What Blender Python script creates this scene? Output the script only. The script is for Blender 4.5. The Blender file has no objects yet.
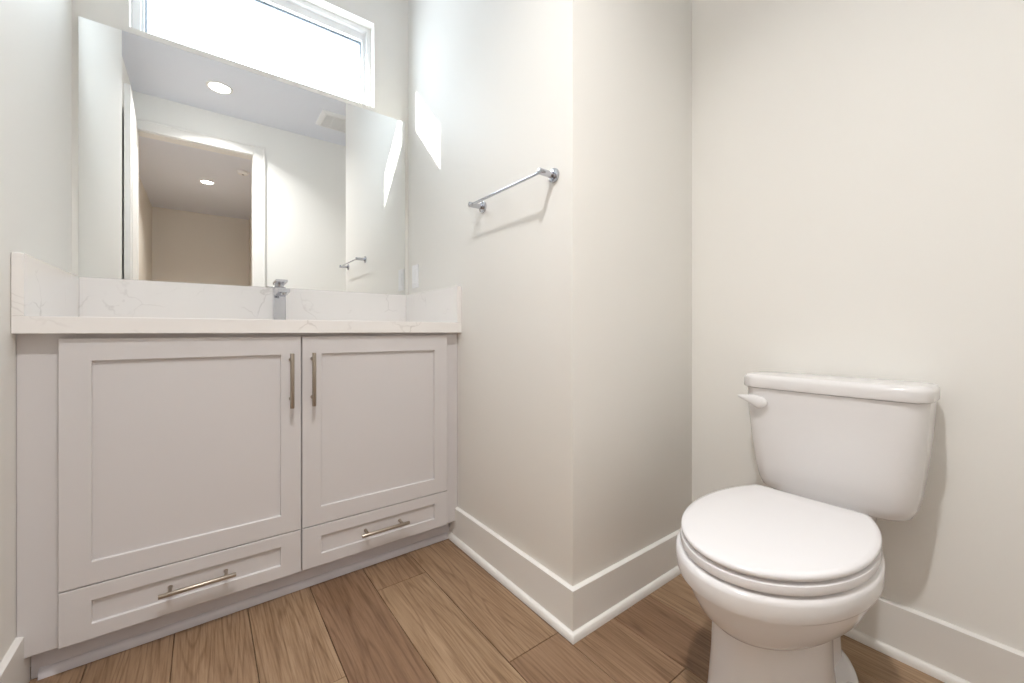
import bpy, bmesh, math, random
from mathutils import Vector, Matrix
PI = math.pi
S = bpy.context.scene
C = S.collection

# ------------------------------------------------------------ camera, sky, sun, exposure
F_PX = 406.7
cam_d = bpy.data.cameras.new('camera')
cam_d.sensor_fit = 'HORIZONTAL'
cam_d.sensor_width = 36.0
cam_d.lens = 36.0 * F_PX / 1024.0
cam_d.shift_y = -10.5 / 1024.0
cam_d.clip_start = 0.02
cam = bpy.data.objects.new('camera', cam_d)
C.objects.link(cam)
cam.location = (0, 0, 0.88)
cam.rotation_euler = (PI / 2, 0, -math.radians(37.137))
S.camera = cam

world = bpy.data.worlds.new('sky')
S.world = world
world.use_nodes = True
bg = world.node_tree.nodes['Background']
bg.inputs['Color'].default_value = (0.83, 0.89, 1.0, 1)
bg.inputs['Strength'].default_value = 5.2

sun_d = bpy.data.lights.new('sun', 'SUN')
sun_d.energy = 6.0
sun_d.angle = math.radians(0.53)
sun_d.color = (1.0, 0.95, 0.86)
sun = bpy.data.objects.new('sun', sun_d)
C.objects.link(sun)
sun.location = (-4, 5, 6)
sun.rotation_euler = Vector((1.0, -0.54, -0.565)).to_track_quat('-Z', 'Y').to_euler()

por_d = bpy.data.lights.new('window_daylight_portal', 'AREA')
por_d.shape = 'RECTANGLE'; por_d.size = 0.95; por_d.size_y = 0.48
por_d.cycles.is_portal = True
por = bpy.data.objects.new('window_daylight_portal', por_d)
C.objects.link(por)
por.location = (0.23, 2.22, 2.2)
por.rotation_euler = (-PI / 2, 0, 0)

S.view_settings.view_transform = 'Standard'
S.view_settings.look = 'None'
S.view_settings.gamma = 1.0
S.view_settings.use_curve_mapping = False
S.view_settings.exposure = 1.1
LENS = 9.0
DOWNLIGHT_W = 8.6
HALL_FILL_W = 1.7
HALL_FAR_W = 6.2
try:
    S.cycles.use_denoising = True
    S.cycles.max_bounces = 14
    S.cycles.diffuse_bounces = 9
    S.cycles.glossy_bounces = 6
    S.cycles.transparent_max_bounces = 12
    S.cycles.sample_clamp_indirect = 8.0
except Exception:
    pass

# ------------------------------------------------------------ plan (metres)
XL = -0.362      # wall left of the vanity
XL2 = -0.441     # wall beside the door
XP = 0.852       # partition face beside the vanity
YP = 0.833       # partition face beside the toilet
XR = 1.505       # wall behind the toilet
YF = 2.025       # wall with mirror and window
YB = -0.240      # wall with the door
YS = 0.94        # where the left wall steps back
ZC = 2.74

# ------------------------------------------------------------ materials
def srgb(r, g, b):
    f = lambda c: (c / 255) / 12.92 if c / 255 <= 0.04045 else ((c / 255 + 0.055) / 1.055) ** 2.4
    return (f(r), f(g), f(b), 1)

def mat(name, color, rough=0.5, metal=0.0, spec=0.5, coat=0.0, bump=None, var=None):
    m = bpy.data.materials.new(name); m.use_nodes = True
    nt = m.node_tree; N = nt.nodes; L = nt.links
    b = N['Principled BSDF']
    b.inputs['Base Color'].default_value = color
    b.inputs['Roughness'].default_value = rough
    b.inputs['Metallic'].default_value = metal
    b.inputs['Specular IOR Level'].default_value = spec
    b.inputs['Coat Weight'].default_value = coat
    b.inputs['Coat Roughness'].default_value = 0.05
    tc = N.new('ShaderNodeTexCoord')
    if bump:
        sc, st, dist = bump
        n = N.new('ShaderNodeTexNoise'); n.inputs['Scale'].default_value = sc; n.inputs['Detail'].default_value = 3
        bp = N.new('ShaderNodeBump'); bp.inputs['Strength'].default_value = st; bp.inputs['Distance'].default_value = dist
        L.new(tc.outputs['Object'], n.inputs['Vector']); L.new(n.outputs['Fac'], bp.inputs['Height'])
        L.new(bp.outputs['Normal'], b.inputs['Normal'])
    if var:
        n2 = N.new('ShaderNodeTexNoise'); n2.inputs['Scale'].default_value = var[0]; n2.inputs['Detail'].default_value = 4
        r = N.new('ShaderNodeMapRange')
        r.inputs['To Min'].default_value = rough - var[1]; r.inputs['To Max'].default_value = rough + var[1]
        L.new(tc.outputs['Object'], n2.inputs['Vector']); L.new(n2.outputs['Fac'], r.inputs['Value'])
        L.new(r.outputs['Result'], b.inputs['Roughness'])
    return m

def emis(name, color, strength):
    m = bpy.data.materials.new(name); m.use_nodes = True
    b = m.node_tree.nodes['Principled BSDF']
    b.inputs['Base Color'].default_value = (0.9, 0.9, 0.9, 1)
    b.inputs['Emission Color'].default_value = color
    b.inputs['Emission Strength'].default_value = strength
    return m

M = {}
M['wall'] = mat('wall_paint', (0.84, 0.828, 0.795, 1), 0.55, spec=0.3, bump=(260, 0.035, 0.0004))
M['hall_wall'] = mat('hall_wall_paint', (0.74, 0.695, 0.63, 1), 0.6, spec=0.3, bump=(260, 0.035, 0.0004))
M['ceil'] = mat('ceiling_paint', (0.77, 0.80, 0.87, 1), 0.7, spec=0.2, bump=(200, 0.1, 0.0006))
M['trim'] = mat('trim_paint', (0.80, 0.785, 0.755, 1), 0.38, spec=0.45, bump=(60, 0.03, 0.0005))
M['cab'] = mat('cabinet_paint', (0.66, 0.638, 0.642, 1), 0.36, spec=0.45, var=(18, 0.04))
M['kick'] = mat('toe_kick_paint', (0.66, 0.65, 0.69, 1), 0.4, spec=0.4, var=(18, 0.04))
M['dark'] = mat('cabinet_interior', (0.30, 0.27, 0.25, 1), 0.7, var=(10, 0.05))
M['china'] = mat('vitreous_china', (0.78, 0.765, 0.765, 1), 0.14, spec=0.5, var=(3, 0.01))
M['seat'] = mat('seat_plastic', (0.80, 0.785, 0.795, 1), 0.20, spec=0.5, var=(3, 0.02))
M['chrome'] = mat('polished_chrome', (0.55, 0.56, 0.60, 1), 0.10, metal=1.0, var=(25, 0.02))
M['nickel'] = mat('brushed_nickel', (0.43, 0.375, 0.315, 1), 0.34, metal=1.0, var=(120, 0.06))
M['vinyl'] = mat('window_vinyl', (0.84, 0.85, 0.86, 1), 0.35, var=(20, 0.03))
M['plate'] = mat('switch_plastic', (0.86, 0.87, 0.89, 1), 0.3, var=(20, 0.03))
M['grille'] = mat('fan_grille_plastic', (0.80, 0.80, 0.80, 1), 0.45, var=(20, 0.03))
M['stucco'] = mat('stucco', (0.72, 0.70, 0.66, 1), 0.85, bump=(90, 0.5, 0.002))
M['reveal_shade'] = mat('reveal_shade', (0.23, 0.25, 0.30, 1), 0.5, var=(30, 0.05))  # shade under the outer window lip, put into the colour
M['rubber'] = mat('rubber', (0.10, 0.10, 0.11, 1), 0.6, var=(30, 0.05))
M['lamp'] = emis('downlight_lens', (1.0, 0.97, 0.93, 1), LENS)

m = bpy.data.materials.new('mirror_silver'); m.use_nodes = True
b = m.node_tree.nodes['Principled BSDF']
b.inputs['Base Color'].default_value = (0.925, 0.935, 0.928, 1); b.inputs['Metallic'].default_value = 1
n = m.node_tree.nodes.new('ShaderNodeTexNoise'); n.inputs['Scale'].default_value = 3
r = m.node_tree.nodes.new('ShaderNodeMapRange'); r.inputs['To Min'].default_value = 0.0; r.inputs['To Max'].default_value = 0.012
m.node_tree.links.new(n.outputs['Fac'], r.inputs['Value']); m.node_tree.links.new(r.outputs['Result'], b.inputs['Roughness'])
M['mirror'] = m
M['mirror_edge'] = mat('polished_glass_edge', (0.50, 0.54, 0.47, 1), 0.15, var=(30, 0.03))

m = bpy.data.materials.new('window_glass'); m.use_nodes = True
nt = m.node_tree; N = nt.nodes; L = nt.links
for nd in list(N): N.remove(nd)
out = N.new('ShaderNodeOutputMaterial'); mix = N.new('ShaderNodeMixShader')
tr = N.new('ShaderNodeBsdfTransparent'); tr.inputs['Color'].default_value = (0.95, 0.985, 0.98, 1)
gl = N.new('ShaderNodeBsdfGlossy'); gl.inputs['Roughness'].default_value = 0.01
fr = N.new('ShaderNodeFresnel'); fr.inputs['IOR'].default_value = 1.45
geo = N.new('ShaderNodeNewGeometry'); inv = N.new('ShaderNodeMath'); inv.operation = 'SUBTRACT'; inv.inputs[0].default_value = 1.0
gm = N.new('ShaderNodeMath'); gm.operation = 'MULTIPLY'
L.new(geo.outputs['Backfacing'], inv.inputs[1]); L.new(inv.outputs[0], gm.inputs[0]); L.new(fr.outputs[0], gm.inputs[1])
L.new(gm.outputs[0], mix.inputs[0]); L.new(tr.outputs[0], mix.inputs[1]); L.new(gl.outputs[0], mix.inputs[2]); L.new(mix.outputs[0], out.inputs[0])
M['glass'] = m

# white quartz with faint grey veins
m = mat('white_quartz', (0.8, 0.8, 0.8, 1), 0.16, spec=0.55)
nt = m.node_tree; N = nt.nodes; L = nt.links; b = N['Principled BSDF']
tc = N.new('ShaderNodeTexCoord')
warp = N.new('ShaderNodeTexNoise'); warp.inputs['Scale'].default_value = 3.2; warp.inputs['Detail'].default_value = 5
sub = N.new('ShaderNodeVectorMath'); sub.operation = 'SUBTRACT'; sub.inputs[1].default_value = (0.5, 0.5, 0.5)
scl = N.new('ShaderNodeVectorMath'); scl.operation = 'SCALE'; scl.inputs['Scale'].default_value = 0.45
add = N.new('ShaderNodeVectorMath'); add.operation = 'ADD'
vor = N.new('ShaderNodeTexVoronoi'); vor.feature = 'DISTANCE_TO_EDGE'; vor.inputs['Scale'].default_value = 5.0
mr = N.new('ShaderNodeMapRange'); mr.inputs['From Min'].default_value = 0.0; mr.inputs['From Max'].default_value = 0.02
mr.inputs['To Min'].default_value = 1.0; mr.inputs['To Max'].default_value = 0.0
msk = N.new('ShaderNodeTexNoise'); msk.inputs['Scale'].default_value = 7.0; msk.inputs['Detail'].default_value = 3
mr2 = N.new('ShaderNodeMapRange'); mr2.inputs['From Min'].default_value = 0.5; mr2.inputs['From Max'].default_value = 0.72
mul = N.new('ShaderNodeMath'); mul.operation = 'MULTIPLY'
cmix = N.new('ShaderNodeMix'); cmix.data_type = 'RGBA'
cmix.inputs[6].default_value = (0.86, 0.84, 0.825, 1); cmix.inputs[7].default_value = (0.64, 0.615, 0.60, 1)
L.new(tc.outputs['Object'], warp.inputs['Vector']); L.new(warp.outputs['Color'], sub.inputs[0]); L.new(sub.outputs[0], scl.inputs[0])
L.new(tc.outputs['Object'], add.inputs[0]); L.new(scl.outputs[0], add.inputs[1]); L.new(add.outputs[0], vor.inputs['Vector'])
L.new(vor.outputs['Distance'], mr.inputs['Value']); L.new(tc.outputs['Object'], msk.inputs['Vector']); L.new(msk.outputs['Fac'], mr2.inputs['Value'])
L.new(mr.outputs['Result'], mul.inputs[0]); L.new(mr2.outputs['Result'], mul.inputs[1]); L.new(mul.outputs[0], cmix.inputs[0])
L.new(cmix.outputs[2], b.inputs['Base Color'])
M['quartz'] = m

# oak planks: each plank has its own tone and grain offset in the mesh attribute 'plank'
m = mat('oak_plank', (0.4, 0.28, 0.2, 1), 0.42, spec=0.4)
nt = m.node_tree; N = nt.nodes; L = nt.links; b = N['Principled BSDF']
tc = N.new('ShaderNodeTexCoord')
at = N.new('ShaderNodeAttribute'); at.attribute_name = 'plank'      # (tone, offset, warmth)
sep = N.new('ShaderNodeSeparateXYZ'); L.new(at.outputs['Vector'], sep.inputs[0])
off = N.new('ShaderNodeVectorMath'); off.operation = 'SCALE'; off.inputs['Scale'].default_value = 37.0
L.new(at.outputs['Vector'], off.inputs[0])
ad = N.new('ShaderNodeVectorMath'); ad.operation = 'ADD'
L.new(tc.outputs['Object'], ad.inputs[0]); L.new(off.outputs[0], ad.inputs[1])
def mapped(scale):
    mp = N.new('ShaderNodeMapping'); mp.inputs['Scale'].default_value = scale
    L.new(ad.outputs[0], mp.inputs['Vector']); return mp
def noise(src, scale, det, rough=0.5, dist=0.0):
    n = N.new('ShaderNodeTexNoise'); n.inputs['Scale'].default_value = scale; n.inputs['Detail'].default_value = det
    n.inputs['Roughness'].default_value = rough; n.inputs['Distortion'].default_value = dist
    L.new(src.outputs[0], n.inputs['Vector']); return n
fine = noise(mapped((190, 7, 1)), 1.0, 6, 0.65)
mid = noise(mapped((22, 1.6, 1)), 1.0, 5, 0.6, 0.6)
field = noise(mapped((8, 0.55, 1)), 1.0, 2, 0.5)       # growth-ring field; its contours are the cathedral grain
mu = N.new('ShaderNodeMath'); mu.operation = 'MULTIPLY'; mu.inputs[1].default_value = 22.0
L.new(field.outputs['Fac'], mu.inputs[0])
fra = N.new('ShaderNodeMath'); fra.operation = 'PINGPONG'; fra.inputs[1].default_value = 0.5
L.new(mu.outputs[0], fra.inputs[0])
ring = N.new('ShaderNodeMapRange'); ring.interpolation_type = 'SMOOTHSTEP'
ring.inputs['From Min'].default_value = 0.0; ring.inputs['From Max'].default_value = 0.22
ring.inputs['To Min'].default_value = 1.0; ring.inputs['To Max'].default_value = 0.0
L.new(fra.outputs[0], ring.inputs['Value'])
rm = N.new('ShaderNodeMath'); rm.operation = 'MULTIPLY'; L.new(ring.outputs['Result'], rm.inputs[0]); L.new(fine.outputs['Fac'], rm.inputs[1])
c1 = N.new('ShaderNodeMix'); c1.data_type = 'RGBA'
c1.inputs[6].default_value = (0.435, 0.302, 0.190, 1); c1.inputs[7].default_value = (0.25, 0.146, 0.088, 1)
L.new(sep.outputs['X'], c1.inputs[0])
def darken(col, fac, amount, tint):
    k = N.new('ShaderNodeMath'); k.operation = 'MULTIPLY'; k.inputs[1].default_value = amount; L.new(fac, k.inputs[0])
    x = N.new('ShaderNodeMix'); x.data_type = 'RGBA'; x.blend_type = 'MULTIPLY'; x.inputs[7].default_value = tint
    L.new(k.outputs[0], x.inputs[0]); L.new(col, x.inputs[6]); return x.outputs[2]
def ramp(src, a, bb):
    r = N.new('ShaderNodeMapRange'); r.inputs['From Min'].default_value = a; r.inputs['From Max'].default_value = bb
    L.new(src.outputs['Fac'], r.inputs['Value']); return r.outputs['Result']
col = darken(c1.outputs[2], ramp(mid, 0.35, 0.7), 0.75, (0.66, 0.60, 0.54, 1))
col = darken(col, ramp(fine, 0.42, 0.68), 0.75, (0.60, 0.53, 0.46, 1))
col = darken(col, rm.outputs[0], 0.9, (0.52, 0.44, 0.37, 1))
L.new(col, b.inputs['Base Color'])
bp = N.new('ShaderNodeBump'); bp.inputs['Strength'].default_value = 0.25; bp.inputs['Distance'].default_value = 0.0006
L.new(fine.outputs['Fac'], bp.inputs['Height']); L.new(bp.outputs['Normal'], b.inputs['Normal'])
M['oak'] = m

# ------------------------------------------------------------ mesh helpers
def box(bm, lo, hi, bev=0.0, seg=2, mi=0):
    x0, y0, z0 = lo; x1, y1, z1 = hi
    ret = bmesh.ops.create_cube(bm, size=1.0)
    vs = ret['verts']
    for v in vs:
        v.co = Vector((x0 + (v.co.x + .5) * (x1 - x0), y0 + (v.co.y + .5) * (y1 - y0), z0 + (v.co.z + .5) * (z1 - z0)))
    fs = set(f for v in vs for f in v.link_faces)
    for f in fs: f.material_index = mi
    if bev:
        es = list(set(e for v in vs for e in v.link_edges))
        bmesh.ops.bevel(bm, geom=es, offset=bev, segments=seg, affect='EDGES', profile=0.5)

def loft(bm, rings, cap=True, closed=True):
    """rings: equal-length lists of points"""
    R = [[bm.verts.new(p) for p in ring] for ring in rings]
    n = len(R[0])
    for a, c in zip(R, R[1:]):
        for i in range(n if closed else n - 1):
            j = (i + 1) % n
            bm.faces.new((a[i], a[j], c[j], c[i]))
    if cap:
        bm.faces.new(list(reversed(R[0]))); bm.faces.new(R[-1])

def tube(bm, p0, p1, r0, r1=None, n=24, bev=0.0):
    r1 = r0 if r1 is None else r1
    p0 = Vector(p0); p1 = Vector(p1); d = (p1 - p0); ln = d.length; d.normalize()
    q = d.to_track_quat('Z', 'Y')
    prof = [(0, r0), (ln, r1)]
    if bev: prof = [(0, r0 - bev), (bev * .3, r0 - bev * .3), (bev, r0), (ln - bev, r1), (ln - bev * .3, r1 - bev * .3), (ln, r1 - bev)]
    rings = [[p0 + q @ Vector((r * math.cos(2 * PI * i / n), r * math.sin(2 * PI * i / n), t)) for i in range(n)] for t, r in prof]
    loft(bm, rings)

def lathe(bm, centre, prof, n=48, axis='Z', sign=1, cap=True):
    rings = []
    for r, t in prof:
        ring = []
        for i in range(n):
            a = 2 * PI * i / n
            if axis == 'Z': p = Vector((r * math.cos(a), r * math.sin(a), t * sign))
            ring.append(Vector(centre) + p)
        rings.append(ring)
    loft(bm, rings, cap)

def profile_run(bm, prof, pts, outs):
    """sweep a moulding profile [(out, z)] through plan points; outs = outward offset vector at each point (mitred)"""
    rings = [[Vector((p[0] + o[0] * a, p[1] + o[1] * a, z)) for a, z in prof] for p, o in zip(pts, outs)]
    loft(bm, rings)

def obj(name, bm, material, parent=None, smooth=None):
    bmesh.ops.recalc_face_normals(bm, faces=bm.faces)
    me = bpy.data.meshes.new(name); bm.to_mesh(me); bm.free()
    o = bpy.data.objects.new(name, me); C.objects.link(o)
    for mm in (material if isinstance(material, (list, tuple)) else [material]): me.materials.append(mm)
    if smooth is not None:
        for p in me.polygons: p.use_smooth = True
        me.set_sharp_from_angle(angle=math.radians(smooth))
    if parent is not None:
        o.parent = parent
        top = parent
        off = Vector((0, 0, 0))
        while top is not None:
            off += Vector(top.location); top = top.parent
        for v in me.vertices: v.co -= off
    return o

def struct(name, bm, material, parent=None, label=None, smooth=None):
    o = obj(name, bm, material, parent, smooth)
    if parent is None:
        o['kind'] = 'structure'
        if label: o['label'] = label
    return o

def thing(name, label, cat, loc=(0, 0, 0), group=None):
    o = bpy.data.objects.new(name, None); C.objects.link(o)
    o.location = loc; o['label'] = label; o['category'] = cat
    o.empty_display_size = 0.1
    if group: o['group'] = group
    return o

def B(): return bmesh.new()

# ------------------------------------------------------------ room shell
T = 0.12
bm = B(); WX0, WX1, WZ0, WZ1 = -0.217, 0.674, 1.990, 2.408; YO = 2.21
x0, x1 = XL2 - T, XP + 0.0
def wall_with_hole(bm, x0, x1, y0, y1, z0, z1, hx0, hx1, hz0, hz1):
    """one clean solid: a slab in the XZ plane with a rectangular opening"""
    xs = [x0, hx0, hx1, x1]; zs = [z0, hz0, hz1, z1]
    V = {}
    for yi, y in enumerate((y0, y1)):
        for i, x in enumerate(xs):
            for k, z in enumerate(zs): V[yi, i, k] = bm.verts.new((x, y, z))
    for yi in (0, 1):
        for i in range(3):
            for k in range(3):
                if (i, k) == (1, 1): continue
                if zs[k + 1] - zs[k] < 1e-6: continue
                bm.faces.new([V[yi, i, k], V[yi, i + 1, k], V[yi, i + 1, k + 1], V[yi, i, k + 1]])
    for i in range(3):
        bm.faces.new([V[0, i, 0], V[0, i + 1, 0], V[1, i + 1, 0], V[1, i, 0]])
        bm.faces.new([V[0, i, 3], V[0, i + 1, 3], V[1, i + 1, 3], V[1, i, 3]])
        bm.faces.new([V[0, 0, i], V[0, 0, i + 1], V[1, 0, i + 1], V[1, 0, i]])
        bm.faces.new([V[0, 3, i], V[0, 3, i + 1], V[1, 3, i + 1], V[1, 3, i]])
    bm.faces.new([V[0, 1, 1], V[0, 2, 1], V[1, 2, 1], V[1, 1, 1]])
    bm.faces.new([V[0, 1, 2], V[0, 2, 2], V[1, 2, 2], V[1, 1, 2]])
    bm.faces.new([V[0, 1, 1], V[0, 1, 2], V[1, 1, 2], V[1, 1, 1]])
    bm.faces.new([V[0, 2, 1], V[0, 2, 2], V[1, 2, 2], V[1, 2, 1]])

wall_with_hole(bm, x0, XP, YF, YO, -0.02, ZC, WX0, WX1, WZ0, WZ1)
struct('wall_front', bm, M['wall'], label='off-white wall with the mirror and the high window')

bm = B(); box(bm, (XL2 - T, YS, -0.02), (XL, YF, ZC))
struct('wall_left', bm, M['wall'], label='off-white wall at the left end of the vanity')
bm = B(); box(bm, (XL2 - T, YB, -0.02), (XL2, YS, ZC))
struct('wall_left_by_door', bm, M['wall'], label='off-white wall behind the open door')
bm = B(); box(bm, (XP, YP, -0.02), (XR, YO, ZC), 0.003, 2)
struct('wall_partition', bm, M['wall'], label='off-white projecting wall between vanity and toilet', smooth=40)
bm = B(); box(bm, (XR, YB - T, -0.02), (XR + T, YO, ZC))
struct('wall_right', bm, M['wall'], label='off-white wall behind the toilet')
# wall with the doorway (door head at 2.44)
DX0, DX1, DZ = -0.415, 0.346, 2.44
bm = B()
box(bm, (XL2 - T, YB - 0.115, -0.02), (DX0 - 0.02, YB, ZC))
box(bm, (DX1 + 0.02, YB - 0.115, -0.02), (XR, YB, ZC))
box(bm, (DX0 - 0.02, YB - 0.115, DZ + 0.02), (DX1 + 0.02, YB, ZC))
bmesh.ops.remove_doubles(bm, verts=bm.verts, dist=1e-5)
struct('wall_back', bm, M['wall'], label='off-white wall with the doorway, seen in the mirror')
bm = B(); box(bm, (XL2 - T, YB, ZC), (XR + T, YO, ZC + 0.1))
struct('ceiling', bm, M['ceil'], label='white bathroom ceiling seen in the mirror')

# hall beyond the doorway
HX0, HX1, HY = -0.62, 0.60, -4.05
bm = B(); box(bm, (HX0 - T, HY, -0.02), (HX0, YB - 0.115, ZC)); struct('wall_hall_left', bm, M['hall_wall'])
bm = B(); box(bm, (HX1, HY, -0.02), (HX1 + T, YB - 0.115, ZC)); struct('wall_hall_right', bm, M['hall_wall'])
bm = B(); box(bm, (HX0 - T, HY - T, -0.02), (HX1 + T, HY, ZC)); struct('wall_hall_far', bm, M['hall_wall'])
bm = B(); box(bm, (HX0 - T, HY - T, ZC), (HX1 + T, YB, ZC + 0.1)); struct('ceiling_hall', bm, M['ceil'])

# floor: real planks on one slab, one mesh
random.seed(11)
bm = B()
faces_tone = []
PW = 0.1785; X_SEAM = 0.1105
known = {1: 1.083, 3: 1.374, 4: 0.866, 5: 0.573, 2: 0.35, 0: 0.62, -1: 1.25}
tones = {-1: 0.45, 0: 0.35, 1: 0.12, 2: 0.80, 3: 0.10, 4: 0.32, 5: 0.60, 6: 0.80}
ylo, yhi = HY, YF
tone_list = []
for k in range(-5, 9):
    xa = X_SEAM + (k - 1) * PW; xb = xa + PW
    if xb < HX0 or xa > XR: continue
    xa = max(xa, HX0); xb = min(xb, XR)
    j = known.get(k, random.uniform(0, 1.5))
    cuts = [ylo]; y = j
    ys = []
    while y > ylo: ys.append(y); y -= 1.52
    y = j + 1.52
    while y < yhi: ys.append(y); y += 1.52
    ys = [ylo] + sorted(ys) + [yhi]
    for a, c in zip(ys, ys[1:]):
        if c - a < 0.01: continue
        base = tones.get(k, random.random())
        here = a <= 1.0 <= c or (k == 3 and a < 1.3 < c)
        t = base if here else min(1, max(0, base + random.uniform(-0.35, 0.4)))
        g = 0.0009; e = 0.001
        nb = len(bm.faces)
        V0 = [bm.verts.new(p) for p in ((xa + g, a + g, -0.012), (xb - g, a + g, -0.012), (xb - g, c - g, -0.012), (xa + g, c - g, -0.012))]
        V1 = [bm.verts.new(p) for p in ((xa + g, a + g, -e), (xb - g, a + g, -e), (xb - g, c - g, -e), (xa + g, c - g, -e))]
        V2 = [bm.verts.new(p) for p in ((xa + g + e, a + g + e, 0), (xb - g - e, a + g + e, 0), (xb - g - e, c - g - e, 0), (xa + g + e, c - g - e, 0))]
        fs = []
        for i in range(4):
            jn = (i + 1) % 4
            fs.append(bm.faces.new((V0[i], V0[jn], V1[jn], V1[i]))); fs.append(bm.faces.new((V1[i], V1[jn], V2[jn], V2[i])))
        fs.append(bm.faces.new(V2))
        v = (t, random.random(), random.random())
        tone_list += [v] * len(fs)
n_pl = len(bm.faces)
box(bm, (HX0 - T, HY - T, -0.06), (XR + T, YO, -0.012))
tone_list += [(1, 0, 0)] * (len(bm.faces) - n_pl)
me = bpy.data.meshes.new('floor'); bm.to_mesh(me); bm.free()
me.attributes.new('plank', 'FLOAT_VECTOR', 'FACE').data.foreach_set('vector', [c for v in tone_list for c in v])
fl = bpy.data.objects.new('floor', me); C.objects.link(fl); me.materials.append(M['oak'])
fl['kind'] = 'structure'; fl['label'] = 'brown oak plank floor running from the vanity to the door'

# baseboards and quarter-round shoe (mitred at the outside corner)
bt, bh = 0.013, 0.137
BASE = [(0, 0), (bt, 0), (bt, bh - 0.002), (bt - 0.003, bh), (0, bh + 0.002)]
BASE = [(0, 0.0), (bt, 0.0), (bt, bh - 0.0015), (bt - 0.002, bh), (0.0, bh + 0.003)]
sh = 0.014
SHOE = [(bt, 0.0), (bt + sh, 0.0)] + [(bt + sh * math.cos(a), 0.022 * math.sin(a)) for a in [PI / 2 * i / 6 for i in range(1, 6)]] + [(bt, 0.022)]
def run(name, pts, outs, label, shoe=True):
    bm = B(); profile_run(bm, BASE, pts, outs); o = struct(name, bm, M['trim'], label=label, smooth=30)
    if not shoe: return
    bm = B(); profile_run(bm, SHOE, pts, outs); struct('shoe_moulding', bm, M['trim'], o, smooth=50)
KY = 1.551      # toe kick board face
run('baseboard_partition', [(XP, KY - 0.0), (XP, YP), (XR, YP)], [(-1, 0), (-1, -1), (0, -1)], 'white baseboard with quarter-round wrapping the wall corner')
run('baseboard_right', [(XR, YP), (XR, YB)], [(-1, 0), (-1, 0)], 'white baseboard along the wall behind the toilet')
run('baseboard_left', [(XL, YS), (XL, KY)], [(1, 0), (1, 0)], 'white baseboard on the wall left of the vanity', shoe=False)
run('baseboard_left_by_door', [(XL2, YB + 0.012), (XL2, YS)], [(1, 0), (1, 0)], 'white baseboard behind the open door')
run('baseboard_back', [(XR, YB), (0.448, YB)], [(0, 1), (0, 1)], 'white baseboard on the wall beside the doorway')

# door casing, jamb and leaf
def swing(bm):
    bmesh.ops.rotate(bm, verts=bm.verts, cent=(DX0 - 0.01, YB + 0.025, 0), matrix=Matrix.Rotation(math.radians(-2.9), 3, 'Z'))
    return bm
bm = B()
for x0_, x1_ in ((DX1, DX1 + 0.02), (DX0 - 0.02, DX0)): box(bm, (x0_, YB - 0.115, 0), (x1_, YB, DZ + 0.02))
box(bm, (DX0, YB - 0.115, DZ), (DX1, YB, DZ + 0.02))
bmesh.ops.remove_doubles(bm, verts=bm.verts, dist=1e-5)
jamb = struct('trim_1', bm, M['trim'], label='white jamb lining the doorway')
bm = B()
cw = 0.085
box(bm, (DX1 + 0.005, YB, 0), (DX1 + 0.005 + cw, YB + 0.016, DZ + 0.005 + cw), 0.003)
box(bm, (DX1 + 0.005 + cw - 0.012, YB, 0), (DX1 + 0.005 + cw + 0.004, YB + 0.022, DZ + 0.009 + cw), 0.002)
box(bm, (XL2, YB, DZ + 0.005), (DX1 + 0.005, YB + 0.016, DZ + 0.005 + cw), 0.003)
box(bm, (XL2, YB, DZ + 0.005 + cw - 0.012), (DX1 + 0.005 + cw, YB + 0.022, DZ + 0.009 + cw), 0.002)
struct('trim_2', bm, M['trim'], label='white casing around the doorway')
bm = B()
box(bm, (DX0 - 0.0235, YB + 0.026, 0.012), (DX0 + 0.007, YB + 0.026 + 0.752, 2.436), 0.002)
# two shallow raised panels on the room side
door = struct('door_1', swing(bm), M['trim'], label='white bathroom door standing open against the left wall')
bm = B()
for za, zb in ((0.25, 1.0), (1.15, 2.28)):
    for lo, hi in (((YB + 0.12, za), (YB + 0.64, za + 0.012)), ((YB + 0.12, zb - 0.012), (YB + 0.64, zb)), ((YB + 0.12, za), (YB + 0.132, zb)), ((YB + 0.628, za), (YB + 0.64, zb))):
        box(bm, (DX0 + 0.006, lo[0], lo[1]), (DX0 + 0.010, hi[0], hi[1]), 0.001)
struct('panel_moulding', swing(bm), M['trim'], door)
bm = B(); hy = YB + 0.71; hx = DX0 + 0.007
tube(bm, (hx, hy, 0.95), (hx + 0.008, hy, 0.95), 0.027, bev=0.002); tube(bm, (hx + 0.006, hy, 0.95), (hx + 0.045, hy, 0.95), 0.010)
box(bm, (hx + 0.036, hy - 0.11, 0.941), (hx + 0.048, hy + 0.012, 0.959), 0.004)
struct('door_handle', swing(bm), M['nickel'], door, smooth=40)

for z in (0.22, 1.22, 2.22):
    bm = B(); tube(bm, (DX0 - 0.003, YB + 0.020, z - 0.045), (DX0 - 0.003, YB + 0.020, z + 0.045), 0.0055, n=16)
    box(bm, (DX0 - 0.022, YB + 0.0225, z - 0.044), (DX0 + 0.002, YB + 0.0265, z + 0.044))
    struct('hinge', bm, M['nickel'], door, smooth=40)

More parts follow.
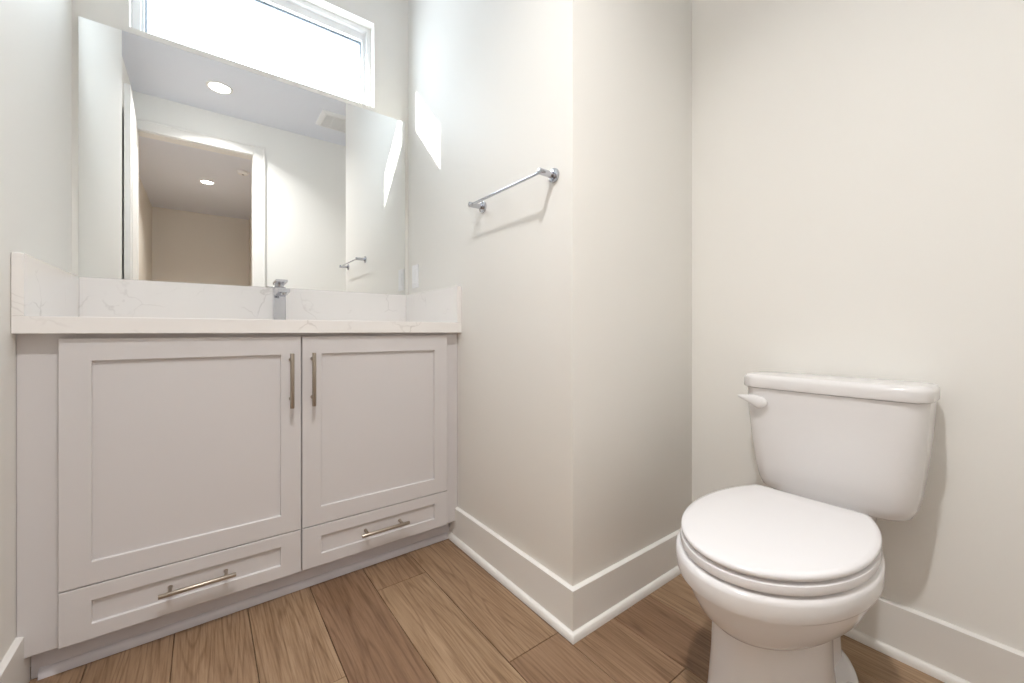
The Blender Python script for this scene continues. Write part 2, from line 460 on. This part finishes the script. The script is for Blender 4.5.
# window
bm = B()
def ring_frame(bm, x0, x1, z0, z1, w, y0, y1, bev=0.0):
    xs = (x0, x1); wall = []
    box(bm, (x0, y0, z0), (x0 + w[0], y1, z1), bev); box(bm, (x1 - w[1], y0, z0), (x1, y1, z1), bev)
    box(bm, (x0 + w[0], y0, z1 - w[2]), (x1 - w[1], y1, z1), bev); box(bm, (x0 + w[0], y0, z0), (x1 - w[1], y1, z0 + w[3]), bev)
ring_frame(bm, WX0, WX1, WZ0, WZ1, (0.026, 0.020, 0.022, 0.02), 2.078, YO + 0.004, 0.0015)
wf = struct('window_1', bm, M['vinyl'], label='narrow high white-framed window above the mirror')
bm = B(); ring_frame(bm, WX0 + 0.024, WX1 - 0.018, WZ0 + 0.018, WZ1 - 0.020, (0.011, 0.019, 0.038, 0.02), 2.098, 2.135, 0.0015)
struct('sash', bm, M['vinyl'], wf)
bm = B(); ring_frame(bm, WX0 + 0.002, WX1 - 0.004, WZ0 + 0.001, WZ1 - 0.001, (0.030, 0.024, 0.004, 0.016), 2.180, YO + 0.012, 0.001)
struct('exterior_flange', bm, M['stucco'], wf)
bm = B(); ring_frame(bm, WX0 + 0.0345, WX1 - 0.0365, WZ0 + 0.037, WZ1 - 0.0575, (0.006, 0.006, 0.010, 0.006), 2.118, 2.128)  # dark strip added round the glass to stand for the shaded outer reveal
struct('reveal_shade_strip', bm, M['reveal_shade'], wf)
bm = B(); box(bm, (WX0 + 0.034, 2.114, WZ0 + 0.036), (WX1 - 0.036, 2.118, WZ1 - 0.057))
struct('glass_pane', bm, M['glass'], wf)
# ------------------------------------------------------------ vanity
VX0, VX1 = XL + 0.0008, XP - 0.0008
CF, DF = 1.505, 1.486       # face frame, door face
ZT = 0.873
van = thing('vanity_cabinet', 'white shaker vanity cabinet with two doors and two drawers under the quartz counter', 'cabinet', (0.2425, 1.75, 0))
bm = B()
ft = 0.019
# carcass: sides, bottom, back, face frame (hollow so that the basin hangs inside)
box(bm, (VX0, CF + ft, 0.083), (VX0 + 0.018, YF - 0.002, ZT))
box(bm, (VX1 - 0.018, CF + ft, 0.083), (VX1, YF - 0.002, ZT))
box(bm, (VX0 + 0.018, CF + ft, 0.083), (VX1 - 0.018, YF - 0.002, 0.101))
box(bm, (VX0 + 0.018, YF - 0.014, 0.101), (VX1 - 0.018, YF - 0.002, ZT))
obj('carcass', bm, M['cab'], van)
bm = B()
box(bm, (VX0, CF, 0.083), (-0.262, CF + ft, ZT), 0.001)
box(bm, (0.770, CF, 0.083), (VX1, CF + ft, ZT), 0.001)
box(bm, (0.235, CF, 0.083), (0.278, CF + ft, ZT))
for za, zb in ((0.083, 0.110), (0.205, 0.245), (0.840, ZT)):
    box(bm, (-0.262, CF, za), (0.235, CF + ft, zb)); box(bm, (0.278, CF, za), (0.770, CF + ft, zb))
obj('face_frame', bm, M['cab'], van)
bm = B()
box(bm, (XL + bt + 0.001, KY, 0.0), (XP - bt - 0.001, KY + 0.016, 0.083))
prof = [(0, 0.0), (0.014, 0.0)] + [(0.014 * math.cos(a), 0.022 * math.sin(a)) for a in [PI / 2 * i / 6 for i in range(1, 6)]] + [(0, 0.022)]
obj('toe_kick', bm, M['kick'], van)
bm = B(); profile_run(bm, prof, [(XL + 0.028, KY), (XP - 0.028, KY)], [(0, -1), (0, -1)])
obj('shoe_moulding', bm, M['kick'], van, smooth=50)

def shaker(bm, x0, x1, z0, z1, sx, sz):
    """one solid shaker front: frame with a recessed flat panel, softened edges"""
    yf, yb, yr, e = DF, CF - 0.0004, DF + 0.008, 0.0012
    def rect(xa, xb, za, zb, y): return [bm.verts.new(p) for p in ((xa, y, za), (xb, y, za), (xb, y, zb), (xa, y, zb))]
    R = [rect(x0, x1, z0, z1, yb), rect(x0, x1, z0, z1, yf + e), rect(x0 + e, x1 - e, z0 + e, z1 - e, yf),
         rect(x0 + sx - e, x1 - sx + e, z0 + sz - e, z1 - sz + e, yf), rect(x0 + sx, x1 - sx, z0 + sz, z1 - sz, yf + e),
         rect(x0 + sx + .0006, x1 - sx - .0006, z0 + sz + .0006, z1 - sz - .0006, yr)]
    for a, c in zip(R, R[1:]):
        for i in range(4): bm.faces.new((a[i], a[(i + 1) % 4], c[(i + 1) % 4], c[i]))
    bm.faces.new(list(reversed(R[0]))); bm.faces.new(R[-1])

def bar_pull(parent, p0, p1, posts):
    bm = B(); tube(bm, p0, p1, 0.006, n=28, bev=0.0008)
    y = p0[1]
    for q in posts:
        tube(bm, (q[0], y, q[1]), (q[0], q[2], q[1]), 0.0045, n=20)
        tube(bm, (q[0], q[2] - 0.0015, q[1]), (q[0], q[2], q[1]), 0.0058, n=20)
    obj('handle', bm, M['nickel'], parent, smooth=40)

HYB = 1.455
for x0_, x1_, hx_, side in ((-0.2890, 0.2545, 0.2245, 'left'), (0.2585, 0.7945, 0.2885, 'right')):
    bm = B(); shaker(bm, x0_, x1_, 0.2285, 0.8615, 0.0585, 0.0585); d = obj('door', bm, M['cab'], van)
    bar_pull(d, (hx_, HYB, 0.6335), (hx_, HYB, 0.8085), [(hx_, 0.6605, DF), (hx_, 0.7885 - .001, DF)])
    bm = B(); shaker(bm, x0_, x1_, 0.0885, 0.2255, 0.0585, 0.0390); d = obj('drawer', bm, M['cab'], van)
    xc = -0.0115 if side == 'left' else 0.530
    bar_pull(d, (xc - 0.0875, HYB, 0.159), (xc + 0.0875, HYB, 0.159), [(xc - 0.064, 0.159, DF + 0.008), (xc + 0.064, 0.159, DF + 0.008)])
bm = B()
for x0_, x1_ in ((-0.255, 0.225), (0.288, 0.763)):
    box(bm, (x0_, CF + 0.004, 0.112), (x1_, CF + 0.40, 0.118)); box(bm, (x0_, CF + 0.004, 0.118), (x0_ + 0.012, CF + 0.40, 0.19)); box(bm, (x1_ - 0.012, CF + 0.004, 0.118), (x1_, CF + 0.40, 0.19))
obj('drawer_box', bm, M['dark'], van)

# quartz worktop with sink cut-out, upstands
top = thing('countertop', 'white veined quartz countertop with upstands running wall to wall on the vanity', 'countertop', (0.2425, 1.75, ZT))
SX, SY0, SY1 = 0.21, 1.55, 1.83
bm = B()
x0_, x1_ = XL + 0.001, XP - 0.001
def slab_hole(bm, x0, x1, y0, y1, z0, z1, hx0, hx1, hy0, hy1):
    xs = [x0, hx0, hx1, x1]; ys = [y0, hy0, hy1, y1]; V = {}
    for zi, z in enumerate((z0, z1)):
        for i, x in enumerate(xs):
            for k, y in enumerate(ys): V[zi, i, k] = bm.verts.new((x, y, z))
    for zi in (0, 1):
        for i in range(3):
            for k in range(3):
                if (i, k) != (1, 1): bm.faces.new([V[zi, i, k], V[zi, i + 1, k], V[zi, i + 1, k + 1], V[zi, i, k + 1]])
    for i in range(3):
        for k in (0, 3):
            bm.faces.new([V[0, i, k], V[0, i + 1, k], V[1, i + 1, k], V[1, i, k]])
            bm.faces.new([V[0, k, i], V[0, k, i + 1], V[1, k, i + 1], V[1, k, i]])
    for k in (1, 2):
        bm.faces.new([V[0, 1, k], V[0, 2, k], V[1, 2, k], V[1, 1, k]])
        bm.faces.new([V[0, k, 1], V[0, k, 2], V[1, k, 2], V[1, k, 1]])
slab_hole(bm, x0_, x1_, 1.470, YF - 0.001, ZT + 0.0005, 0.916, 0.2425 - SX, 0.2425 + SX, SY0, SY1)
o = obj('slab', bm, M['quartz'], top)
bv = o.modifiers.new('bevel', 'BEVEL'); bv.width = 0.0012; bv.segments = 2; bv.limit_method = 'ANGLE'
bm = B(); box(bm, (x0_ + 0.020, YF - 0.021, 0.9162), (x1_ - 0.020, YF - 0.001, 1.0655), 0.0012); obj('backsplash', bm, M['quartz'], top)
bm = B(); box(bm, (x0_, 1.470, 0.9162), (x0_ + 0.020, YF - 0.001, 1.0655), 0.0012); obj('side_splash', bm, M['quartz'], top)
bm = B(); box(bm, (x1_ - 0.020, 1.470, 0.9162), (x1_, YF - 0.001, 1.0655), 0.0012); obj('side_splash', bm, M['quartz'], top)

# undermount basin
def rrect(cx, cy, hx, hy, r, z, n=6):
    pts = []
    for q, (sx, sy) in enumerate(((1, 1), (-1, 1), (-1, -1), (1, -1))):
        for i in range(n + 1):
            a = PI / 2 * (q + i / n)
            pts.append(Vector((cx + sx * (hx - r) + r * math.cos(a), cy + sy * (hy - r) + r * math.sin(a), z)))
    return pts
snk = thing('sink_basin', 'white undermount basin set into the quartz countertop', 'sink', (0.2425, (SY0 + SY1) / 2, 0.74))
cy_ = (SY0 + SY1) / 2
bm = B()
loft(bm, [rrect(0.2425, cy_, 0.190, 0.115, 0.05, 0.742), rrect(0.2425, cy_, 0.222, 0.152, 0.04, 0.80), rrect(0.2425, cy_, 0.225, 0.155, 0.035, 0.8725),
          rrect(0.2425, cy_, 0.212, 0.142, 0.03, 0.8725), rrect(0.2425, cy_, 0.206, 0.136, 0.035, 0.80), rrect(0.2425, cy_, 0.18, 0.105, 0.05, 0.757), rrect(0.2425, cy_, 0.03, 0.03, 0.03, 0.752)])
obj('bowl', bm, M['china'], snk, smooth=50)
bm = B(); lathe(bm, (0.2425, cy_, 0.7515), [(0.03, 0), (0.03, 0.002), (0.024, 0.004), (0.014, 0.002)], 32); obj('drain', bm, M['chrome'], snk, smooth=40)

# faucet: square column, flat spout, lever plate on top
FX, FY = 0.2470, 1.915
fau = thing('faucet', 'chrome square single-lever faucet on the countertop below the mirror', 'faucet', (FX, FY, 0.916))
bm = B(); box(bm, (FX - 0.024, FY - 0.024, 0.9165), (FX + 0.024, FY + 0.024, 0.920), 0.001)
box(bm, (FX - 0.0215, FY - 0.0215, 0.920), (FX + 0.0215, FY + 0.0215, 1.060), 0.002); obj('body', bm, M['chrome'], fau)
bm = B()
def slant(bm, x0, x1, ya, yb, za, zb, t, ta=None):
    ta = t if ta is None else ta
    loft(bm, [[Vector((x0, ya, za)), Vector((x1, ya, za)), Vector((x1, ya, za + ta)), Vector((x0, ya, za + ta))],
              [Vector((x0, yb, zb)), Vector((x1, yb, zb)), Vector((x1, yb, zb + t)), Vector((x0, yb, zb + t))]])
slant(bm, FX - 0.0205, FX + 0.0205, FY - 0.135, FY - 0.02, 1.030, 1.020, 0.034, 0.014)
bmesh.ops.bevel(bm, geom=list(bm.edges), offset=0.0015, segments=2, affect='EDGES')
tube(bm, (FX, FY - 0.122, 1.021), (FX, FY - 0.122, 1.031), 0.010)
obj('spout', bm, M['chrome'], fau)
bm = B(); tube(bm, (FX, FY, 1.058), (FX, FY, 1.072), 0.016)
slant(bm, FX - 0.0205, FX + 0.0205, FY - 0.075, FY + 0.021, 1.076, 1.070, 0.009)
obj('lever', bm, M['chrome'], fau)

# mirror
bm = B(); box(bm, (-0.345, YF - 0.0055, 1.0675), (0.833, YF - 0.0005, 1.965))
for f in bm.faces:
    if abs(f.normal.y) < 0.5: f.material_index = 1
mir = obj('wall_mirror', bm, [M['mirror'], M['mirror_edge']])
mir['label'] = 'large frameless rectangular mirror resting on the backsplash under the window'; mir['category'] = 'mirror'

# towel bar
TBX, TBZ = 0.798, 1.353
tb = thing('towel_bar', 'chrome towel bar on the wall between the vanity and the wall corner', 'towel bar', (XP, 1.11, TBZ))
bm = B(); tube(bm, (TBX, 0.912, TBZ), (TBX, 1.304, TBZ), 0.0048); obj('bar', bm, M['chrome'], tb, smooth=40)
for y in (0.910, 1.306):
    bm = B(); tube(bm, (TBX - 0.009, y, TBZ), (XP - 0.004, y, TBZ), 0.0095, bev=0.001); pst = obj('post', bm, M['chrome'], tb, smooth=40)
    bm = B(); tube(bm, (XP - 0.007, y, TBZ), (XP + 0.0002, y, TBZ), 0.0215, n=40, bev=0.001); obj('wall_flange', bm, M['chrome'], pst, smooth=40)

# switch on the partition by the mirror
sw = thing('light_switch', 'white rocker switch plate above the countertop, right of the mirror', 'switch', (XP, 1.928, 1.155))
bm = B(); box(bm, (XP - 0.006, 1.893, 1.0975), (XP + 0.0002, 1.963, 1.2125), 0.002); obj('cover_plate', bm, M['plate'], sw)
bm = B(); box(bm, (XP - 0.009, 1.9115, 1.122), (XP - 0.004, 1.9445, 1.188), 0.001); obj('rocker', bm, M['plate'], sw)
for z in (1.106, 1.204):
    bm = B(); tube(bm, (XP - 0.0068, 1.928, z), (XP - 0.005, 1.928, z), 0.003, n=14); obj('screw', bm, M['plate'], sw)

# ------------------------------------------------------------ ceiling fittings
def downlight(name, label, x, y, r, watts, color, z=ZC):
    t = thing(name, label, 'ceiling light', (x, y, z), None)
    bm = B(); lathe(bm, (x, y, z), [(r * 1.28, 0.0003), (r * 1.27, -0.004), (r * 1.22, -0.0065), (r * 1.05, -0.0065), (r, -0.003), (r, 0.0003)], 56)
    obj('trim_ring', bm, M['trim'], t, smooth=40)
    bm = B(); lathe(bm, (x, y, z), [(r * 0.99, -0.0005), (r * 0.99, -0.0035), (r * 0.8, -0.005), (r * 0.3, -0.006)], 56)
    obj('lens', bm, M['lamp'], t, smooth=40)
    ld = bpy.data.lights.new('downlight_lamp', 'AREA'); ld.energy = watts; ld.color = color
    ld.shape = 'DISK'; ld.size = r * 1.7; ld.spread = math.radians(126)
    lo = bpy.data.objects.new('lamp', ld); C.objects.link(lo); lo.parent = t; lo.location = (0, 0, -0.0075)
downlight('recessed_light', 'large round recessed light in the bathroom ceiling, seen in the mirror', 0.095, 0.215, 0.067, DOWNLIGHT_W, (1.0, 0.985, 0.975))
downlight('recessed_light', 'smaller warm recessed light in the hall ceiling beyond the doorway', 0.03, -2.306, 0.062, HALL_FAR_W, (1.0, 0.955, 0.90))
downlight('recessed_light', 'added recessed fill light in the hall ceiling, out of view just outside the doorway', 0.03, -0.76, 0.073, HALL_FILL_W, (1.0, 0.985, 0.975))  # added lamp, unseen; fills the toilet and vanity front through the doorway
sd = thing('smoke_detector', 'small round smoke detector on the hall ceiling, seen through the doorway', 'smoke detector', (0.364, -1.65, ZC))
bm = B(); lathe(bm, (0.364, -1.65, ZC), [(0.062, 0.0002), (0.062, -0.006), (0.056, -0.012), (0.052, -0.026), (0.04, -0.032), (0.01, -0.033)], 40); obj('housing', bm, M['grille'], sd, smooth=40)
bm = B(); lathe(bm, (0.364, -1.65, ZC - 0.033), [(0.012, 0.001), (0.011, -0.002), (0.004, -0.003)], 24); obj('test_button', bm, M['rubber'], sd, smooth=40)
# exhaust fan grille
fx0, fx1, fy0, fy1 = 0.795, 1.085, 0.075, 0.365
fan = thing('exhaust_fan', 'square white exhaust fan grille on the bathroom ceiling, seen in the mirror', 'exhaust fan', ((fx0 + fx1) / 2, (fy0 + fy1) / 2, ZC))
bm = B()
def fr_ring(z, ins): return [Vector((fx0 + ins, fy0 + ins, z)), Vector((fx1 - ins, fy0 + ins, z)), Vector((fx1 - ins, fy1 - ins, z)), Vector((fx0 + ins, fy1 - ins, z))]
loft(bm, [fr_ring(ZC + 0.0003, 0), fr_ring(ZC - 0.006, 0), fr_ring(ZC - 0.022, 0.022), fr_ring(ZC - 0.022, 0.036), fr_ring(ZC - 0.010, 0.036)])
obj('frame', bm, M['grille'], fan)
bm = B()
ns = 12
for i in range(ns):
    y = fy0 + 0.040 + (fy1 - fy0 - 0.08) * (i + 0.5) / ns
    box(bm, (fx0 + 0.036, y - 0.005, ZC - 0.021), (fx1 - 0.036, y + 0.005, ZC - 0.014))
for x in (fx0 + 0.036 + 0.07, fx1 - 0.036 - 0.07): box(bm, (x - 0.004, fy0 + 0.036, ZC - 0.0205), (x + 0.004, fy1 - 0.036, ZC - 0.012))
obj('louvres', bm, M['grille'], fan)
bm = B(); box(bm, (fx0 + 0.035, fy0 + 0.035, ZC - 0.0105), (fx1 - 0.035, fy1 - 0.035, ZC - 0.0095)); obj('backing', bm, M['dark'], fan)

# ------------------------------------------------------------ toilet
def egg(xf, xb, hw, c, z, xm=0.563, bw=0.6866, n=28, rc=0.0):
    L = xb - xf; m_ = xf + L * xm; half = []
    for i in range(n + 1):
        t = PI / 2 * i / n; half.append((m_ - (m_ - xf) * math.cos(t), hw * math.sin(t)))
    th = math.acos(bw)
    for i in range(1, n + 1):
        t = th * i / n; half.append((m_ + (xb - m_) * math.sin(t) / math.sin(th), hw * math.cos(t)))
    # round the back corner
    if rc:
        bx, by = half[-1]
        half = [p for p in half if p[0] < bx - rc * 0.6]
        px_, py_ = half[-1]
        for i in range(1, 6):
            t = i / 5
            q0, q1, q2 = (px_, py_), (bx, by), (bx, by - rc)
            half.append(((1 - t) ** 2 * q0[0] + 2 * t * (1 - t) * q1[0] + t * t * q2[0], (1 - t) ** 2 * q0[1] + 2 * t * (1 - t) * q1[1] + t * t * q2[1]))
        half.append((bx, 0.0))
        ds = [0.0]
        for (xa_, ya_), (xb_, yb_) in zip(half, half[1:]): ds.append(ds[-1] + math.hypot(xb_ - xa_, yb_ - ya_))
        N_ = 64; res = []
        for i in range(N_ + 1):
            d_ = ds[-1] * i / N_; k = 0
            while k < len(ds) - 2 and ds[k + 1] < d_: k += 1
            u = (d_ - ds[k]) / max(1e-9, ds[k + 1] - ds[k])
            res.append((half[k][0] * (1 - u) + half[k + 1][0] * u, half[k][1] * (1 - u) + half[k + 1][1] * u))
        return [Vector((x, c + y, z)) for x, y in res] + [Vector((x, c - y, z)) for x, y in reversed(res[1:-1])]
    pts = [Vector((x, c + y, z)) for x, y in half] + [Vector((x, c - y, z)) for x, y in reversed(half[1:])]
    return pts
TC = 0.3805
BC = 0.3835
toi = thing('toilet', 'white two-piece toilet with closed lid against the right wall', 'toilet', (1.15, TC, 0))
E_ = lambda xf, xb, hw, z, **k: egg(xf, xb, hw, BC, z, rc=0, **k)
bm = B()
secs = [(0.905, 1.26, 0.088, 0.240), (0.880, 1.28, 0.110, 0.247), (0.850, 1.29, 0.132, 0.262), (0.824, 1.29, 0.150, 0.286), (0.807, 1.285, 0.162, 0.316),
        (0.799, 1.28, 0.168, 0.3408), (0.797, 1.28, 0.169, 0.3518), (0.784, 1.273, 0.1785, 0.3530), (0.780, 1.272, 0.1815, 0.3553), (0.7785, 1.271, 0.183, 0.3598), (0.777, 1.268, 0.184, 0.3878), (0.779, 1.268, 0.1825, 0.3938), (0.784, 1.264, 0.178, 0.3983), (0.790, 1.258, 0.172, 0.3998), (0.81, 1.24, 0.15, 0.4003)]
loft(bm, [E_(a, b_, h_, z) for a, b_, h_, z in secs])
obj('bowl', bm, M['china'], toi, smooth=38)
bm = B()
secs = [(0.852, 1.20, 0.127, 0.0), (0.852, 1.20, 0.127, 0.012), (0.864, 1.19, 0.118, 0.05), (0.876, 1.17, 0.110, 0.15), (0.878, 1.17, 0.108, 0.23), (0.876, 1.17, 0.110, 0.268)]
loft(bm, [E_(a, b_, h_, z, bw=0.55, xm=0.5) for a, b_, h_, z in secs])
ped = obj('pedestal', bm, M['china'], toi, smooth=60)
bm = B()
loft(bm, [E_(a, b_, h_, z, bw=0.22, xm=0.45) for a, b_, h_, z in [(0.98, 1.385, 0.120, 0.0), (0.98, 1.385, 0.120, 0.014), (0.985, 1.38, 0.115, 0.024), (1.00, 1.365, 0.10, 0.031)]])
obj('foot', bm, M['china'], toi, smooth=50)
for s in (-1, 1):
    bm = B(); lathe(bm, (1.22, TC + s * 0.098, 0.030), [(0.012, 0), (0.012, 0.006), (0.009, 0.013), (0.003, 0.016)], 24); obj('bolt_cap', bm, M['china'], toi, smooth=50)
bm = B()
def rsec(x0, x1, hw, z, r, c=TC): return rrect((x0 + x1) / 2, c, (x1 - x0) / 2, hw, r, z, 8)
loft(bm, [rsec(1.12, 1.37, 0.055, 0.02, 0.05), rsec(1.12, 1.36, 0.050, 0.15, 0.048), rsec(1.13, 1.37, 0.052, 0.24, 0.05), rsec(1.16, 1.43, 0.085, 0.315, 0.05), rsec(1.18, 1.48, 0.100, 0.365, 0.04), rsec(1.18, 1.48, 0.103, 0.388, 0.04), rsec(1.185, 1.478, 0.100, 0.3955, 0.04)])
obj('trapway', bm, M['china'], toi, smooth=50)
# seat and lid
bm = B()
e2 = lambda xf, xb, hw, z: egg(xf, xb, hw, TC, z, rc=0.004, bw=0.70)
loft(bm, [e2(0.83, 1.22, 0.135, 0.4043), e2(0.795, 1.25, 0.168, 0.4043), e2(0.787, 1.255, 0.1755, 0.4063), e2(0.785, 1.257, 0.1775, 0.4128), e2(0.787, 1.256, 0.176, 0.4223), e2(0.794, 1.25, 0.169, 0.4253), e2(0.83, 1.22, 0.135, 0.4248)])
obj('seat', bm, M['seat'], toi, smooth=50)
bm = B()
loft(bm, [e2(0.83, 1.22, 0.135, 0.4293), e2(0.797, 1.254, 0.166, 0.4293), e2(0.789, 1.260, 0.174, 0.4308), e2(0.7865, 1.262, 0.176, 0.4348), e2(0.787, 1.262, 0.1755, 0.4393), e2(0.7905, 1.260, 0.173, 0.4423),
          e2(0.800, 1.252, 0.164, 0.4443), e2(0.815, 1.242, 0.150, 0.4450), e2(0.83, 1.232, 0.138, 0.4463), e2(0.87, 1.20, 0.11, 0.4470), e2(0.95, 1.12, 0.05, 0.4473)])
obj('lid', bm, M['seat'], toi, smooth=50)
for s in (-1, 1):
    bm = B(); loft(bm, [rsec(1.243, 1.280, 0.016, z, 0.008, TC + s * 0.07) for z in (0.394, 0.424)] + [rsec(1.247, 1.276, 0.013, 0.4285, 0.006, TC + s * 0.07)])
    obj('hinge', bm, M['seat'], toi, smooth=50)
# tank
TK = 0.371
def tsec(x0, x1, hw, z, r, bow=0.010):
    pts = rrect((x0 + x1) / 2, TK, (x1 - x0) / 2, hw, r, z, 8)
    # the front bows gently
    out_ = []
    for i, p in enumerate(pts):
        q = pts[(i + 1) % len(pts)]
        out_.append(p)
        if i == 17:
            for k in range(1, 16): out_.append(p.lerp(q, k / 16))
    for p in out_:
        if p.x < (x0 + x1) / 2: p.x -= bow * (1 - ((p.y - TK) / hw) ** 2)
    return out_
bm = B()
loft(bm, [tsec(1.39, 1.472, 0.128, 0.4015, 0.035), tsec(1.368, 1.478, 0.152, 0.4045, 0.04), tsec(1.353, 1.482, 0.167, 0.416, 0.042), tsec(1.346, 1.484, 0.176, 0.438, 0.045), tsec(1.341, 1.486, 0.184, 0.48, 0.045),
          tsec(1.336, 1.488, 0.192, 0.55, 0.045), tsec(1.332, 1.489, 0.199, 0.63, 0.045), tsec(1.329, 1.490, 0.2035, 0.709, 0.045)])
obj('tank', bm, M['china'], toi, smooth=50)
bm = B()
loft(bm, [tsec(1.325, 1.491, 0.206, 0.7105, 0.045), tsec(1.3225, 1.492, 0.2085, 0.7115, 0.046), tsec(1.3215, 1.493, 0.2095, 0.714, 0.047), tsec(1.3215, 1.493, 0.2095, 0.735, 0.047), tsec(1.3225, 1.4925, 0.2085, 0.7395, 0.046), tsec(1.326, 1.490, 0.205, 0.7445, 0.044),
          tsec(1.332, 1.486, 0.200, 0.7475, 0.040), tsec(1.345, 1.475, 0.187, 0.7490, 0.03)])
obj('tank_lid', bm, M['china'], toi, smooth=50)
bm = B(); tube(bm, (1.425, TK, 0.390), (1.425, TK, 0.405), 0.045); obj('tank_gasket', bm, M['rubber'], toi, smooth=40)
# trip lever: round hub and a tapered arm
LY, LZ, LX = 0.521, 0.669, 1.329
bm = B()
tube(bm, (LX + 0.012, LY, LZ), (LX - 0.010, LY, LZ), 0.018, 0.0165, n=28, bev=0.002)
arm = []
for t, hw_, th_ in ((-0.42, 0.004, 0.003), (-0.36, 0.010, 0.005), (-0.2, 0.0165, 0.0065), (0.0, 0.0185, 0.0075), (0.25, 0.0165, 0.0075), (0.5, 0.0115, 0.0065), (0.75, 0.0075, 0.0055), (0.93, 0.0045, 0.0045), (1.0, 0.002, 0.002)):
    y = LY + t * 0.054; zc = LZ + 0.014 * max(0, t) ** 0.8; xc_ = LX - 0.016 - 0.010 * max(0, t)
    arm.append([Vector((xc_ + th_ * math.cos(a), y, zc + hw_ * math.sin(a))) for a in [2 * PI * i / 20 for i in range(20)]])
loft(bm, arm)
obj('flush_lever', bm, M['china'], toi, smooth=60)
